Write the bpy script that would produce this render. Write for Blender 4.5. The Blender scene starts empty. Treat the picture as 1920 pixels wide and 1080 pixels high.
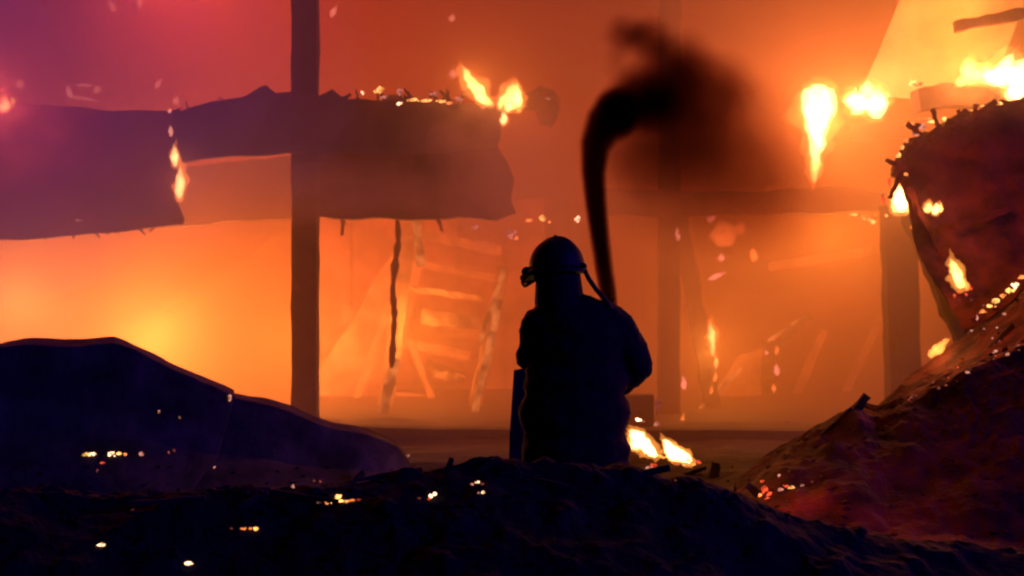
import bpy, bmesh, math, random
from mathutils import Vector, Matrix, noise
from mathutils.bvhtree import BVHTree

random.seed(11)
S = bpy.context.scene
COL = S.collection
F = 2318.0            # focal length in photo pixels (1920 wide)
CH = 1.5              # camera height

# ------------------------------------------------------------------ camera
cam = bpy.data.cameras.new("camera")
cam.sensor_width = 36.0
cam.lens = 36.0 * F / 1920.0
cam.clip_start, cam.clip_end = 0.05, 2000.0
cam.dof.use_dof = True
cam.dof.focus_distance = 6.6
cam.dof.aperture_fstop = 2.0
co = bpy.data.objects.new("camera", cam)
co.location = (0, 0, CH)
co.rotation_euler = (math.radians(90), 0, 0)
COL.objects.link(co)
S.camera = co

# ------------------------------------------------------------------ world: night sky
W = bpy.data.worlds.new("World")
S.world = W
W.use_nodes = True
nt = W.node_tree
nt.nodes.clear()
sky = nt.nodes.new("ShaderNodeTexSky")
sky.sky_type = 'NISHITA'
sky.sun_disc = False
sky.sun_elevation = math.radians(4.0)
sky.sun_rotation = math.radians(115)
tint = nt.nodes.new("ShaderNodeMix")
tint.data_type = 'RGBA'
tint.blend_type = 'MULTIPLY'
tint.inputs[0].default_value = 1.0
tint.inputs[7].default_value = (0.10, 0.06, 1.0, 1)
bg = nt.nodes.new("ShaderNodeBackground")
bg.inputs[1].default_value = 0.004
wo = nt.nodes.new("ShaderNodeOutputWorld")
nt.links.new(sky.outputs[0], tint.inputs[6])
nt.links.new(tint.outputs[2], bg.inputs[0])
nt.links.new(bg.outputs[0], wo.inputs[0])

# faint blue night light from the right, behind the camera
sun = bpy.data.lights.new("night_light", 'SUN')
sun.energy = 1.4
sun.color = (0.04, 0.03, 1.0)
sun.angle = math.radians(0.5)
so = bpy.data.objects.new("night_light", sun)
so.rotation_euler = Vector((-0.86, 0.40, -0.28)).to_track_quat('-Z', 'Y').to_euler()
so.location = (20, -10, 10)
COL.objects.link(so)

S.view_settings.view_transform = 'Standard'
S.view_settings.look = 'None'
S.view_settings.exposure = 0.0
S.view_settings.gamma = 1.0
S.view_settings.use_curve_mapping = False
S.render.engine = 'CYCLES'
S.cycles.use_denoising = True
S.cycles.filter_width = 2.2
S.cycles.volume_bounces = 0
S.cycles.max_bounces = 5
S.cycles.transparent_max_bounces = 24
S.cycles.volume_step_rate = 1.0
S.cycles.sample_clamp_indirect = 4.0

# ------------------------------------------------------------------ helpers
def P(px, py, Y):
    return Vector(((px - 960.0) / F * Y, Y, CH + (540.0 - py) / F * Y))

def M(px, Y):          # photo pixels -> metres at distance Y
    return px / F * Y

def tag(o, label=None, cat=None, group=None, kind=None):
    if label: o["label"] = label
    if cat: o["category"] = cat
    if group: o["group"] = group
    if kind: o["kind"] = kind
    return o

def link(name, me, mat=None, parent=None):
    o = bpy.data.objects.new(name, me)
    COL.objects.link(o)
    if mat is not None:
        me.materials.clear()
        me.materials.append(mat)
    if parent is not None:
        o.parent = parent
        o.matrix_parent_inverse = Matrix.Translation(-parent.location)
    return o

def bmobj(name, bm, mat, parent=None, smooth=False):
    me = bpy.data.meshes.new(name)
    bmesh.ops.recalc_face_normals(bm, faces=bm.faces)
    bm.to_mesh(me)
    bm.free()
    if smooth:
        for p in me.polygons: p.use_smooth = True
    return link(name, me, mat, parent)

def empty(name, loc, label=None, cat=None, group=None):
    o = bpy.data.objects.new(name, None)
    o.location = loc
    o.empty_display_size = 0.1
    COL.objects.link(o)
    tag(o, label, cat, group)
    return o

def fbm(v, s, octv=4):
    return noise.fractal(Vector(v) * s, 1.0, 2.0, octv)

# ------------------------------------------------------------------ materials
def mat_surface(name, col, rough=0.85, var=0.35, scale=6.0, bump=0.3, metal=0.0, col2=None, spec=0.25):
    m = bpy.data.materials.new(name)
    m.use_nodes = True
    n = m.node_tree
    b = n.nodes["Principled BSDF"]
    tc = n.nodes.new("ShaderNodeTexCoord")
    nz = n.nodes.new("ShaderNodeTexNoise")
    nz.inputs["Scale"].default_value = scale
    nz.inputs["Detail"].default_value = 7
    n.links.new(tc.outputs["Object"], nz.inputs["Vector"])
    rp = n.nodes.new("ShaderNodeValToRGB")
    c2 = col2 or tuple(c * (1 + var * 2) for c in col)
    rp.color_ramp.elements[0].position = 0.35
    rp.color_ramp.elements[1].position = 0.7
    rp.color_ramp.elements[0].color = (*[c * (1 - var) for c in col], 1)
    rp.color_ramp.elements[1].color = (*c2, 1)
    n.links.new(nz.outputs[0], rp.inputs[0])
    n.links.new(rp.outputs[0], b.inputs["Base Color"])
    b.inputs["Roughness"].default_value = rough
    b.inputs["Metallic"].default_value = metal
    b.inputs["Specular IOR Level"].default_value = spec
    bp = n.nodes.new("ShaderNodeBump")
    bp.inputs["Strength"].default_value = bump
    bp.inputs["Distance"].default_value = 0.03
    nz2 = n.nodes.new("ShaderNodeTexNoise")
    nz2.inputs["Scale"].default_value = scale * 4
    nz2.inputs["Detail"].default_value = 6
    n.links.new(tc.outputs["Object"], nz2.inputs["Vector"])
    n.links.new(nz2.outputs[0], bp.inputs["Height"])
    n.links.new(bp.outputs[0], b.inputs["Normal"])
    return m

CHAR = mat_surface("charred_wood", (0.016, 0.014, 0.013), 0.9, 0.5, 7)
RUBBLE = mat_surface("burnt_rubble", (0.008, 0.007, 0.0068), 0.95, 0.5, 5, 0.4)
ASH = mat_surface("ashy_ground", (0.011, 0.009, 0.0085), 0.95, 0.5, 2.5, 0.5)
SHEET = mat_surface("scorched_metal_sheet", (0.036, 0.03, 0.029), 0.8, 0.5, 3, 0.3, 0.0)
FIRELIT = mat_surface("firelit_red_rubble", (0.042, 0.012, 0.009), 0.95, 0.6, 4, 0.6)  # red of the firelight put into the base colour of rubble and roof
FASCIA = mat_surface("scorched_fascia", (0.045, 0.034, 0.034), 0.85, 0.5, 3, 0.3)
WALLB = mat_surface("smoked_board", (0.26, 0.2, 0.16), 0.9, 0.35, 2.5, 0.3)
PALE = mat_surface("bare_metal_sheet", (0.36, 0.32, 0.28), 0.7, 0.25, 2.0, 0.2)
CLOTH = mat_surface("dark_turnout_cloth", (0.007, 0.007, 0.008), 0.95, 0.3, 30, 0.25)
SKIN = mat_surface("skin", (0.35, 0.22, 0.16), 0.6, 0.1, 20, 0.05)
HELM = mat_surface("dark_helmet_shell", (0.007, 0.007, 0.008), 0.65, 0.2, 8, 0.05)
RUBBER = mat_surface("black_rubber", (0.012, 0.012, 0.013), 0.7, 0.2, 20, 0.1)

def mat_flame(name, col, strength, surf=0.15):
    """Glowing gas: an emitting volume (brightness follows the thickness of the flame) with a faintly glowing skin."""
    m = bpy.data.materials.new(name)
    m.use_nodes = True
    n = m.node_tree
    n.nodes.clear()
    out = n.nodes.new("ShaderNodeOutputMaterial")
    ve = n.nodes.new("ShaderNodeEmission")
    ve.inputs[0].default_value = (*col, 1)
    ve.inputs[1].default_value = strength
    tr = n.nodes.new("ShaderNodeBsdfTransparent")
    se = n.nodes.new("ShaderNodeEmission")
    se.inputs[0].default_value = (*col, 1)
    se.inputs[1].default_value = surf
    ad = n.nodes.new("ShaderNodeAddShader")
    n.links.new(tr.outputs[0], ad.inputs[0])
    n.links.new(se.outputs[0], ad.inputs[1])
    n.links.new(ad.outputs[0], out.inputs["Surface"])
    n.links.new(ve.outputs[0], out.inputs["Volume"])
    m.cycles.emission_sampling = 'NONE'
    return m

_fl = {}
FCOL = {'w': (1.0, 0.62, 0.22), 'y': (1.0, 0.50, 0.12), 'o': (1.0, 0.30, 0.05), 'r': (1.0, 0.12, 0.03), 'p': (1.0, 0.42, 0.26)}
def flame_mat(kind, peak, thick):
    k = peak / max(thick, 0.004)
    q = round(math.log(k) * 2.5)
    key = (kind, q)
    if key not in _fl:
        _fl[key] = mat_flame("flame_gas", FCOL[kind], math.exp(q / 2.5))
    return _fl[key]

def mat_ember(name, col, s):
    m = bpy.data.materials.new(name)
    m.use_nodes = True
    n = m.node_tree
    n.nodes.clear()
    out = n.nodes.new("ShaderNodeOutputMaterial")
    e = n.nodes.new("ShaderNodeEmission")
    tc = n.nodes.new("ShaderNodeTexCoord")
    nz = n.nodes.new("ShaderNodeTexNoise")
    nz.inputs["Scale"].default_value = 30
    n.links.new(tc.outputs["Object"], nz.inputs["Vector"])
    mr = n.nodes.new("ShaderNodeMapRange")
    mr.inputs[1].default_value = 0.38
    mr.inputs[2].default_value = 0.64
    mr.inputs[3].default_value = 0.3 * s
    mr.inputs[4].default_value = 2.0 * s
    n.links.new(nz.outputs[0], mr.inputs[0])
    e.inputs[0].default_value = (*col, 1)
    n.links.new(mr.outputs[0], e.inputs[1])
    n.links.new(e.outputs[0], out.inputs["Surface"])
    m.cycles.emission_sampling = 'NONE'
    return m
EMB = {'w': mat_ember("ember_white_hot", (1, 0.55, 0.28), 3.0),
       'y': mat_ember("ember_yellow", (1, 0.42, 0.10), 2.0),
       'o': mat_ember("ember_orange", (1, 0.24, 0.05), 1.3),
       'r': mat_ember("ember_red", (1, 0.09, 0.03), 0.9),
       'p': mat_ember("ember_pink", (1, 0.35, 0.25), 0.55),
       'd': mat_ember("ember_dim", (1, 0.20, 0.14), 0.16)}

def lamp(name, loc, watts, col=(1, 0.36, 0.08), r=0.15, parent=None):
    l = bpy.data.lights.new(name, 'POINT')
    l.energy = watts
    l.color = col
    l.shadow_soft_size = r
    o = bpy.data.objects.new(name, l)
    o.location = loc
    COL.objects.link(o)
    if parent is not None:
        o.parent = parent
        o.matrix_parent_inverse = Matrix.Translation(-parent.location)
    return o

# ------------------------------------------------------------------ shape helpers
def beam(name, a, b, w, d, mat, parent=None, seg=10, rough=0.12, taper=1.0, roll=0.0, seed=0.0):
    """Charred timber from a to b: a box in section, its edges burnt uneven."""
    a, b = Vector(a), Vector(b)
    ax = (b - a).normalized()
    ref = Vector((0, 1, 0)) if abs(ax.y) < 0.9 else Vector((0, 0, 1))
    u = ax.cross(ref).normalized()
    v = ax.cross(u).normalized()
    if roll:
        R = Matrix.Rotation(roll, 3, ax)
        u, v = R @ u, R @ v
    bm = bmesh.new()
    rings = []
    for i in range(seg + 1):
        t = i / seg
        c = a.lerp(b, t)
        k = 1 + (taper - 1) * t
        ring = []
        for su, sv in ((-1, -1), (0, -1), (1, -1), (1, 1), (0, 1), (-1, 1)):
            q = c + u * su * w * 0.5 * k + v * sv * d * 0.5 * k
            nn = fbm(q + Vector((seed, 0, seed)), 3.0 / max(w, 0.06) * 0.25)
            q = q + (u * su + v * sv) * nn * rough * min(w, d)
            ring.append(bm.verts.new(q))
        rings.append(ring)
    for r0, r1 in zip(rings, rings[1:]):
        for j in range(6):
            bm.faces.new((r0[j], r0[(j + 1) % 6], r1[(j + 1) % 6], r1[j]))
    bm.faces.new(rings[0][::-1])
    bm.faces.new(rings[-1])
    return bmobj(name, bm, mat, parent)

def slab(name, pts, Y, thick, mat, parent=None, noise_amp=0.03, cut=0.12, Y2=None):
    """A plate or board of its own thickness whose outline is given at distance Y (Y2 at its right end)."""
    Y2 = Y if Y2 is None else Y2
    xs = [p[0] for p in pts]
    x0, x1 = min(xs), max(xs)
    dense = []
    n = len(pts)
    for i in range(n):
        p, q = pts[i], pts[(i + 1) % n]
        L = math.hypot(q[0] - p[0], q[1] - p[1]) / F * Y
        k = max(1, int(L / cut))
        for j in range(k):
            t = j / k
            dense.append((p[0] + (q[0] - p[0]) * t, p[1] + (q[1] - p[1]) * t))
    bm = bmesh.new()
    vs = []
    for (x, y) in dense:
        yy = Y + (Y2 - Y) * (x - x0) / max(x1 - x0, 1)
        v = P(x, y, yy)
        w = Vector((fbm(v + Vector((3, 1, 7)), 2.2), 0, fbm(v + Vector((9, 4, 2)), 2.2)))
        vs.append(bm.verts.new(v + w * noise_amp))
    f = bm.faces.new(vs)
    r = bmesh.ops.extrude_face_region(bm, geom=[f])
    for e in r['geom']:
        if isinstance(e, bmesh.types.BMVert):
            e.co.y += thick
    return bmobj(name, bm, mat, parent)

def resample(pts, n):
    L = [0]
    for p, q in zip(pts, pts[1:]):
        L.append(L[-1] + (Vector(q) - Vector(p)).length)
    out, j = [], 0
    for i in range(n):
        t = L[-1] * i / (n - 1)
        while j < len(pts) - 2 and L[j + 1] < t: j += 1
        k = (t - L[j]) / max(L[j + 1] - L[j], 1e-9)
        out.append(Vector(pts[j]).lerp(Vector(pts[j + 1]), k))
    return out

def loft(name, rows, nu, nv, mat, parent=None, amp=0.05, sc=1.2, thick=0.0, keep_first=True, smooth=False, corr=0.0, seed=0.0, lump=0.0):
    """Surface through several rows of points (rows resampled to nu, nv steps between two rows), uneven by noise."""
    rr = [resample(r, nu) for r in rows]
    grid = []
    for a, b in zip(rr, rr[1:]):
        for j in range(nv):
            t = j / nv
            grid.append([p.lerp(q, t) for p, q in zip(a, b)])
    grid.append(rr[-1])
    bm = bmesh.new()
    V = []
    for j, row in enumerate(grid):
        vr = []
        for i, p in enumerate(row):
            d = fbm(p + Vector((seed, 0, 0)), sc, 5) * amp + lump * max(0, fbm(p + Vector((0, seed, 0)), 7.0, 3))
            dd = fbm(p + Vector((7 + seed, 3, 1)), sc * 0.7, 4) * amp
            q = p + Vector((0, dd, d))
            if corr: q.z += corr * math.sin(i * math.pi * 0.5)
            vr.append(bm.verts.new(q))
        V.append(vr)
    for j in range(len(V) - 1):
        for i in range(nu - 1):
            bm.faces.new((V[j][i], V[j][i + 1], V[j + 1][i + 1], V[j + 1][i]))
    o = bmobj(name, bm, mat, parent, smooth)
    if thick:
        md = o.modifiers.new("thick", 'SOLIDIFY')
        md.thickness = thick
        md.offset = 0
    return o

def tongue_bm(bm, a, b, wa, wm, depth=0.8, seed=0.0, seg=16, ring=14, rough=0.2):
    """One flame tongue from base a to tip b; wm = greatest radius (m)."""
    a, b = Vector(a), Vector(b)
    ax = b - a
    L = ax.length
    axn = ax.normalized()
    u = axn.cross(Vector((0, 1, 0))).normalized()
    v = Vector((0, 1, 0))
    rings = []
    for i in range(seg + 1):
        t = i / seg
        r = wm * (math.sin(math.pi * min(1, t * 0.9 + 0.14)) ** 0.75) * (1 - 0.35 * t) * (wa + (1 - wa) * min(1, t * 3))
        if i == seg: r = wm * 0.03
        c = a + ax * t
        c = c + u * (fbm(c + Vector((seed, 0, 0)), 1.4 / max(L, .05)) * L * 0.13 + fbm(c + Vector((0, seed, 0)), 5.0 / max(L, .05)) * L * 0.05) * t
        row = []
        for k in range(ring):
            an = 2 * math.pi * k / ring
            q = c + u * math.cos(an) * r + v * math.sin(an) * r * depth
            nn = fbm(q + Vector((0, seed, seed)), 0.8 / max(wm, 0.01))
            n2 = fbm(q * 1.0 + Vector((seed, 3, seed)), 2.6 / max(wm, 0.01), 2)
            row.append(bm.verts.new(q + (q - c) * (nn * 1.1 + n2 * 0.55) * rough * 2.0 + u * n2 * wm * 0.18 + ax.normalized() * nn * wm * 0.3 * t))
        rings.append(row)
    for r0, r1 in zip(rings, rings[1:]):
        for k in range(ring):
            bm.faces.new((r0[k], r0[(k + 1) % ring], r1[(k + 1) % ring], r1[k]))
    bm.faces.new(rings[0][::-1])
    bm.faces.new(rings[-1])

def flame(label, Y, tongues, kind='y', peak=4.0, group=None, lampW=0, name="flame", cat="flame", lcol=(1, 0.36, 0.08), dy=0.0, rough=0.2):
    """tongues: (base px, base py, tip px, tip py, width px[, kind[, peak]])."""
    one = len(tongues) == 1
    base = P(tongues[0][0], tongues[0][1], Y)
    root = None
    if not one:
        root = empty(name, base, label, cat, group)
    for i, t in enumerate(tongues):
        k = t[5] if len(t) > 5 else kind
        pk = t[6] if len(t) > 6 else peak
        Yt = Y + random.uniform(-0.03, 0.03) * (not one)
        bm = bmesh.new()
        r = M(t[4], Yt) * 0.5
        tongue_bm(bm, P(t[0], t[1], Yt), P(t[2], t[3], Yt), 0.75, r, 0.8, seed=t[0] * 0.013 + i, rough=rough)
        o = bmobj(name if one else "tongue", bm, flame_mat(k, pk, r * 1.6), root, True)
        if not one and t[4] >= 13 and pk >= 2.5:      # thin orange outer flame round the hot core
            bm = bmesh.new()
            a_, b_ = P(t[0], t[1], Yt), P(t[2], t[3], Yt)
            tongue_bm(bm, a_ - (b_ - a_) * 0.12, b_ + (b_ - a_) * 0.22, 0.7, r * 1.55, 0.8, seed=t[1] * 0.017 + i, rough=rough * 1.5)
            bmobj("outer_tongue", bm, flame_mat('o', 0.9, r * 2.4), root, True)
        if one:
            tag(o, label, cat, group)
            root = o
    if lampW:
        t = tongues[0]
        lamp("flame_light", (P(t[0], t[1], Y) + P(t[2], t[3], Y)) * 0.5 + Vector((0, dy, 0)), lampW, lcol, M(t[4], Y) * 0.4)
    return root

def chunk_bm(c, r, seed, flat=0.5, wide=1.0):
    """A jagged glowing coal: two or three broken lumps of different size lying against one another."""
    rnd = random.Random(int(seed * 100))
    bm = bmesh.new()
    n = 3 if wide > 1.4 else 2
    for i in range(n):
        geo = bmesh.ops.create_icosphere(bm, subdivisions=1, radius=r * (1.0 if i == 0 else rnd.uniform(0.35, 0.7)))
        off = Vector((0, 0, 0)) if i == 0 else Vector((rnd.uniform(-1.1, 1.1) * r * wide, rnd.uniform(-.3, .3) * r, rnd.uniform(-0.7, 0.5) * r))
        k3 = rnd.uniform(-0.5, 0.5)
        for v in geo['verts']:
            d = v.co.normalized()
            k = 0.8 + 0.9 * noise.noise(d * 1.9 + Vector((seed + i * 7, seed * 2, i)))
            w = wide if i == 0 else 1 + (wide - 1) * 0.4
            v.co = Vector((v.co.x * k * w, v.co.y * k, v.co.z * k * flat + v.co.x * k3 * 0.5)) + off + Vector(c)
    return bm

BVHS = []
def register(o):
    dg = bpy.context.evaluated_depsgraph_get()
    dg.update()
    BVHS.append(BVHTree.FromObject(o.evaluated_get(dg), dg))

def on_surface(px, py, default=8.0, lift=0.01):
    """The point of the debris that is seen at that place of the photograph."""
    o = Vector((0, 0, CH))
    d = (P(px, py, 10) - o).normalized()
    best = None
    for t in BVHS:
        h = t.ray_cast(o, d, 40)
        if h[0] is not None and (best is None or h[3] < best[1]):
            best = (h[0], h[3])
    if best is None:
        return None if default is None else P(px, py, default)
    return best[0] - d * lift

def embers(label, spots, group=None, cat="embers", name="ember_patch", Y=None, default=8.0):
    """spots: (px, py, width px, height px, colour). One spot: a thing of one mesh; several: parts."""
    one = len(spots) == 1
    pts = [(P(s[0], s[1], Y) if Y else on_surface(s[0], s[1], default)) for s in spots]
    root = None if one else empty(name, pts[0], label, cat, group)
    for s, p in zip(spots, pts):
        w, h = M(s[2], p.y) * 0.5, M(s[3], p.y) * 0.5
        bm = chunk_bm(p, h, s[0] * 0.37 + s[1], 1.0, w / h)
        o = bmobj("ember" if one else "ember", bm, EMB[s[4]], root)
        if one: root = tag(o, label, cat, group)
    return root

exec_order = None
# ================================================================== SETTING
bm = bmesh.new()
for (x, y) in ((-400, -60), (400, -60), (400, 500), (-400, 500)):
    bm.verts.new((x, y, -0.02))
bm.faces.new(bm.verts)
bmesh.ops.subdivide_edges(bm, edges=bm.edges[:], cuts=20, use_grid_fill=True)
tag(bmobj("ground", bm, ASH), kind="structure")

# near ground of ash and rubble in front of the building
def ground_z(x, y):
    return 0.05 * fbm((x, y, 0), 0.9) + 0.02 * fbm((x, y, 5), 5)
rows = []
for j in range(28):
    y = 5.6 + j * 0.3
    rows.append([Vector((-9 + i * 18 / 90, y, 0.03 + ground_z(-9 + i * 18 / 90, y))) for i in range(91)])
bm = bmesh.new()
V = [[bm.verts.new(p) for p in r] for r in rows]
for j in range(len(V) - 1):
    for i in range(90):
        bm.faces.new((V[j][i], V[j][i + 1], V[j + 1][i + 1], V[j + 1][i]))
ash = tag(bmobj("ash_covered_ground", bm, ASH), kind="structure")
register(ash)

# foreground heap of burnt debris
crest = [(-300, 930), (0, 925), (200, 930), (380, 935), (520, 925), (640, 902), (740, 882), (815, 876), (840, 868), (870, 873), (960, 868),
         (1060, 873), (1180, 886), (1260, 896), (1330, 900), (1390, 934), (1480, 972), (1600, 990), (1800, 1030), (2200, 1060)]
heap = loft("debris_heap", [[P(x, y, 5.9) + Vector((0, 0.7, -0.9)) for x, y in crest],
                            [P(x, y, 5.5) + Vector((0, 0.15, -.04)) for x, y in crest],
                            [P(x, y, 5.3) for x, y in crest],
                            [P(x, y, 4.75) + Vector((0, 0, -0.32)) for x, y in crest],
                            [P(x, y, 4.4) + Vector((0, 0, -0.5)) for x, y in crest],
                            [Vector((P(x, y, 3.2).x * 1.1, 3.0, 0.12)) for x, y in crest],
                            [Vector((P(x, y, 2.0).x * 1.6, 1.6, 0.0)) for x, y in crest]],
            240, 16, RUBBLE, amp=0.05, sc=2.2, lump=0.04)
tag(heap, kind="structure")
register(heap)

# ================================================================== BURNING BUILDING
bld = empty("burning_building", P(960, 805, 12), "burning open fronted building with scorched fascia, bare posts and flames inside", "building")
# fascia plates of the roof edge
slab("fascia", [(-200, 175), (0, 188), (60, 196), (200, 206), (318, 206), (330, 215), (322, 250), (330, 300), (338, 345), (330, 372), (345, 410),
                (340, 421), (200, 436), (40, 448), (-200, 455)], 12.6, 0.07, FASCIA, bld, 0.02)
slab("fascia", [(322, 206), (400, 190), (455, 183), (480, 168), (500, 162), (520, 178), (548, 172), (600, 176), (625, 165), (650, 184), (700, 186),
                (780, 190), (850, 192), (925, 194), (940, 215), (935, 262), (925, 280), (700, 292), (560, 288), (430, 293), (340, 305), (330, 270), (322, 240)],
     12.0, 0.08, FASCIA, bld, 0.035, 0.05)
slab("fascia", [(955, 190), (985, 176), (1010, 165), (1035, 172), (1046, 195), (1040, 220), (1030, 240), (1012, 232), (1000, 210), (970, 205)],
     13.4, 0.06, FASCIA, bld, 0.05, 0.04)
# beam under the fascia, set back
slab("ceiling_beam", [(575, 262), (700, 268), (930, 262), (950, 300), (966, 335), (958, 372), (964, 396), (930, 411), (860, 405), (800, 412), (700, 406), (640, 412), (597, 407), (575, 408)],
     12.45, 0.2, FASCIA, bld, 0.035, 0.06)
slab("ceiling_beam", [(180, 330), (560, 290), (640, 290), (640, 400), (548, 408), (470, 414), (400, 418), (338, 423), (180, 436)],
     15.2, 0.2, FASCIA, bld, 0.04, 0.1)
slab("ceiling_beam", [(1130, 352), (1300, 358), (1440, 356), (1560, 352), (1668, 362), (1680, 380), (1650, 398), (1500, 400), (1300, 404), (1135, 402)],
     14.8, 0.2, FASCIA, bld, 0.03)
beam("post", P(572, 790, 12.2), P(573, -120, 12.2), M(47, 12.2), 0.2, CHAR, bld, 30, 0.05)
beam("post", P(737, 408, 13.2), P(735, 180, 13.2), M(34, 13.2), 0.14, CHAR, bld, 10, 0.1)
beam("post", P(1254, 800, 15.0), P(1255, -120, 15.0), M(38, 15.0), 0.2, CHAR, bld, 30, 0.07)
beam("post", P(1694, 780, 12.6), P(1684, 385, 12.6), M(58, 12.6), 0.2, CHAR, bld, 16, 0.07)
rnd = random.Random(14)
for (px, py, y, dx, dy, w) in [(rnd.uniform(600, 955), rnd.choice((186, 186, 409)), 12.0, rnd.uniform(-26, 26), rnd.uniform(7, 20), rnd.uniform(4, 9)) for _ in range(22)] + \
        [(rnd.uniform(0, 540), 0, 12.4, rnd.uniform(-22, 22), rnd.uniform(5, 12), rnd.uniform(4, 8)) for _ in range(14)]:
    if py == 0:
        up = px > 322 or rnd.random() < 0.5
        py = (206 - max(0, px - 322) * 0.16 if px > 322 else 203) if up else 450 - px * 0.08
        sgn = -1 if up else 1
    else:
        sgn = -1 if py < 300 else 1
    yy = y if py < 300 or px < 540 else 12.44
    if px > 322 and py < 300: yy = 12.02
    elif px <= 322: yy = 12.62
    beam("splinter", P(px, py - sgn * 8, yy), P(px + dx, py + sgn * dy, yy + 0.02), M(w, yy), 0.03, CHAR, bld, 4, 0.5, taper=0.3, seed=px)
# floor sill and low wall
slab("sill", [(560, 800), (960, 806), (1400, 806), (1700, 808), (1700, 850), (560, 850)], 12.0, 0.25, CHAR, bld, 0.012)
slab("low_wall", [(1150, 742), (1226, 742), (1226, 815), (1150, 815)], 12.7, 0.2, CHAR, bld, 0.01)
# boards of the back wall, bowed and half burnt
xs = 598
random.seed(5)
for k in range(9):
    w = random.choice((44, 52, 60))
    top = 480 + random.uniform(-20, 10)
    lean = random.uniform(-6, 6)
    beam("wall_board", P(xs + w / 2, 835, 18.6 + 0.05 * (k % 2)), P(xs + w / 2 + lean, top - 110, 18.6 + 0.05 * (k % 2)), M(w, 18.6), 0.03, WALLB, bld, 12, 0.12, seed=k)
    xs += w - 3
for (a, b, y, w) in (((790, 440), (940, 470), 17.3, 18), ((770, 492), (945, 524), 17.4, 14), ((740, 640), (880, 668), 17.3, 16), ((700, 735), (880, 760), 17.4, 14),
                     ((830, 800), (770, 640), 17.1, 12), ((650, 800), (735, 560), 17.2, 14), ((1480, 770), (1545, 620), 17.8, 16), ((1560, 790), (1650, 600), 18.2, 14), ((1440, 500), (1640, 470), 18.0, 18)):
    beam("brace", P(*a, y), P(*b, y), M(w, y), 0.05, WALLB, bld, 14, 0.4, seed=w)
# dark purlins and braces seen through the smoke
beam("rail", P(640, 590, 18.1), P(905, 622, 18.1), M(34, 18.1), 0.06, WALLB, bld, 14, 0.25)
beam("rail", P(800, 680, 18.2), P(870, 706, 18.2), M(14, 18.2), 0.06, CHAR, bld, 6, 0.25)
beam("rail", P(600, 700, 18.3), P(740, 712, 18.3), M(16, 18.3), 0.06, CHAR, bld, 6, 0.25)
beam("rail", P(1290, 792, 18.0), P(1640, 770, 18.0), M(30, 18.0), 0.1, WALLB, bld, 10, 0.25)

for (a, b, y, w, d) in (((790, 592), (900, 606), 15.8, 26, 0.05), ((812, 700), (870, 712), 15.9, 12, 0.05), ((640, 770), (700, 776), 15.9, 12, 0.05), ((760, 540), (905, 560), 16.3, 10, 0.05)):
    beam("rail", P(*a, y), P(*b, y), M(w, y), d, WALLB, bld, 14, 0.5)
# hanging charred strips
def hang(pts, Y, w, label):
    bm = bmesh.new()
    rings = []
    pp = resample([P(x, y, Y) for x, y in pts], 26)
    for i, p in enumerate(pp):
        r = M(w, Y) * 0.5 * (0.7 + 0.9 * abs(fbm(p + Vector((0, 5, 0)), 5.0))) * (0.45 if i in (0, 25) else 1)
        rings.append([bm.verts.new(p + Vector((math.cos(a) * r, math.sin(a) * r, 0))) for a in (0, 1.05, 2.1, 3.14, 4.2, 5.25)])
    for a, b in zip(rings, rings[1:]):
        for k in range(6): bm.faces.new((a[k], a[(k + 1) % 6], b[(k + 1) % 6], b[k]))
    bm.faces.new(rings[0]); bm.faces.new(rings[-1])
    tag(bmobj("hanging_strip", bm, CHAR), label, "hanging strip")
hang([(745, 405), (747, 450), (740, 500), (736, 545), (740, 590), (737, 640), (734, 690)], 13.2, 12, "long charred strip hanging from the scorched beam above the opening")
hang([(640, 405), (643, 420), (641, 442)], 13.55, 9, "short charred scrap dangling from the beam beside the tall post")
hang([(818, 405), (824, 418), (829, 434)], 13.55, 8, "small hooked scrap dangling from the middle of the beam")

# leaning timbers inside
def timber(a, b, Y, w, label, mat=CHAR, Yb=None, name="leaning_timber", **k):
    return tag(beam(name, P(*a, Y), P(*b, Yb or Y), M(w, Y), M(w, Y) * 0.8, mat, None, 14, 0.2, **k), label, "timber")
timber((1336, 760), (1268, 380), 15.6, 30, "dark leaning timber with flames running up its right side")
timber((1440, 780), (1444, 640), 16.6, 24, "short burning upright stump inside the right hand opening")
timber((1444, 660), (1520, 590), 16.7, 10, "thin sloping stick resting on the burning upright stump")
timber((1812, 640), (1702, 370), 11.4, 44, "dark slanting rafter running down beside the right post", seed=3)
timber((1790, 50), (1990, 12), 11.5, 20, "dark rafter end jutting in at the top right corner")
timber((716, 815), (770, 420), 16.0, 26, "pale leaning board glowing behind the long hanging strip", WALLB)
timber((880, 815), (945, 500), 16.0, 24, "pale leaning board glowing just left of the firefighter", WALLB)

# ================================================================== COLLAPSED PARTS
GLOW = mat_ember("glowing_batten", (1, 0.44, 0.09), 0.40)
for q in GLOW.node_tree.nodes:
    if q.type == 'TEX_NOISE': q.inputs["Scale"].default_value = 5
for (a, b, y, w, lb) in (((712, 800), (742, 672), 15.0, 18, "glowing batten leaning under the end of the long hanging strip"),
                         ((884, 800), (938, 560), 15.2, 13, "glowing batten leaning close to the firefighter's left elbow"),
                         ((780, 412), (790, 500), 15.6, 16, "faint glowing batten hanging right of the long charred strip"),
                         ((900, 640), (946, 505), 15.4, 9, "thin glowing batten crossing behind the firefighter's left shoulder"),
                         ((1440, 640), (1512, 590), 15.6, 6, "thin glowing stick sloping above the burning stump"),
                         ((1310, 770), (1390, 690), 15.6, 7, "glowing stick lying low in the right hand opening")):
    tag(beam("glowing_batten", P(*a, y), P(*b, y), M(w, y), M(w, y) * 0.5, GLOW, None, 14, 0.4, seed=w), lb, "glowing batten")
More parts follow.
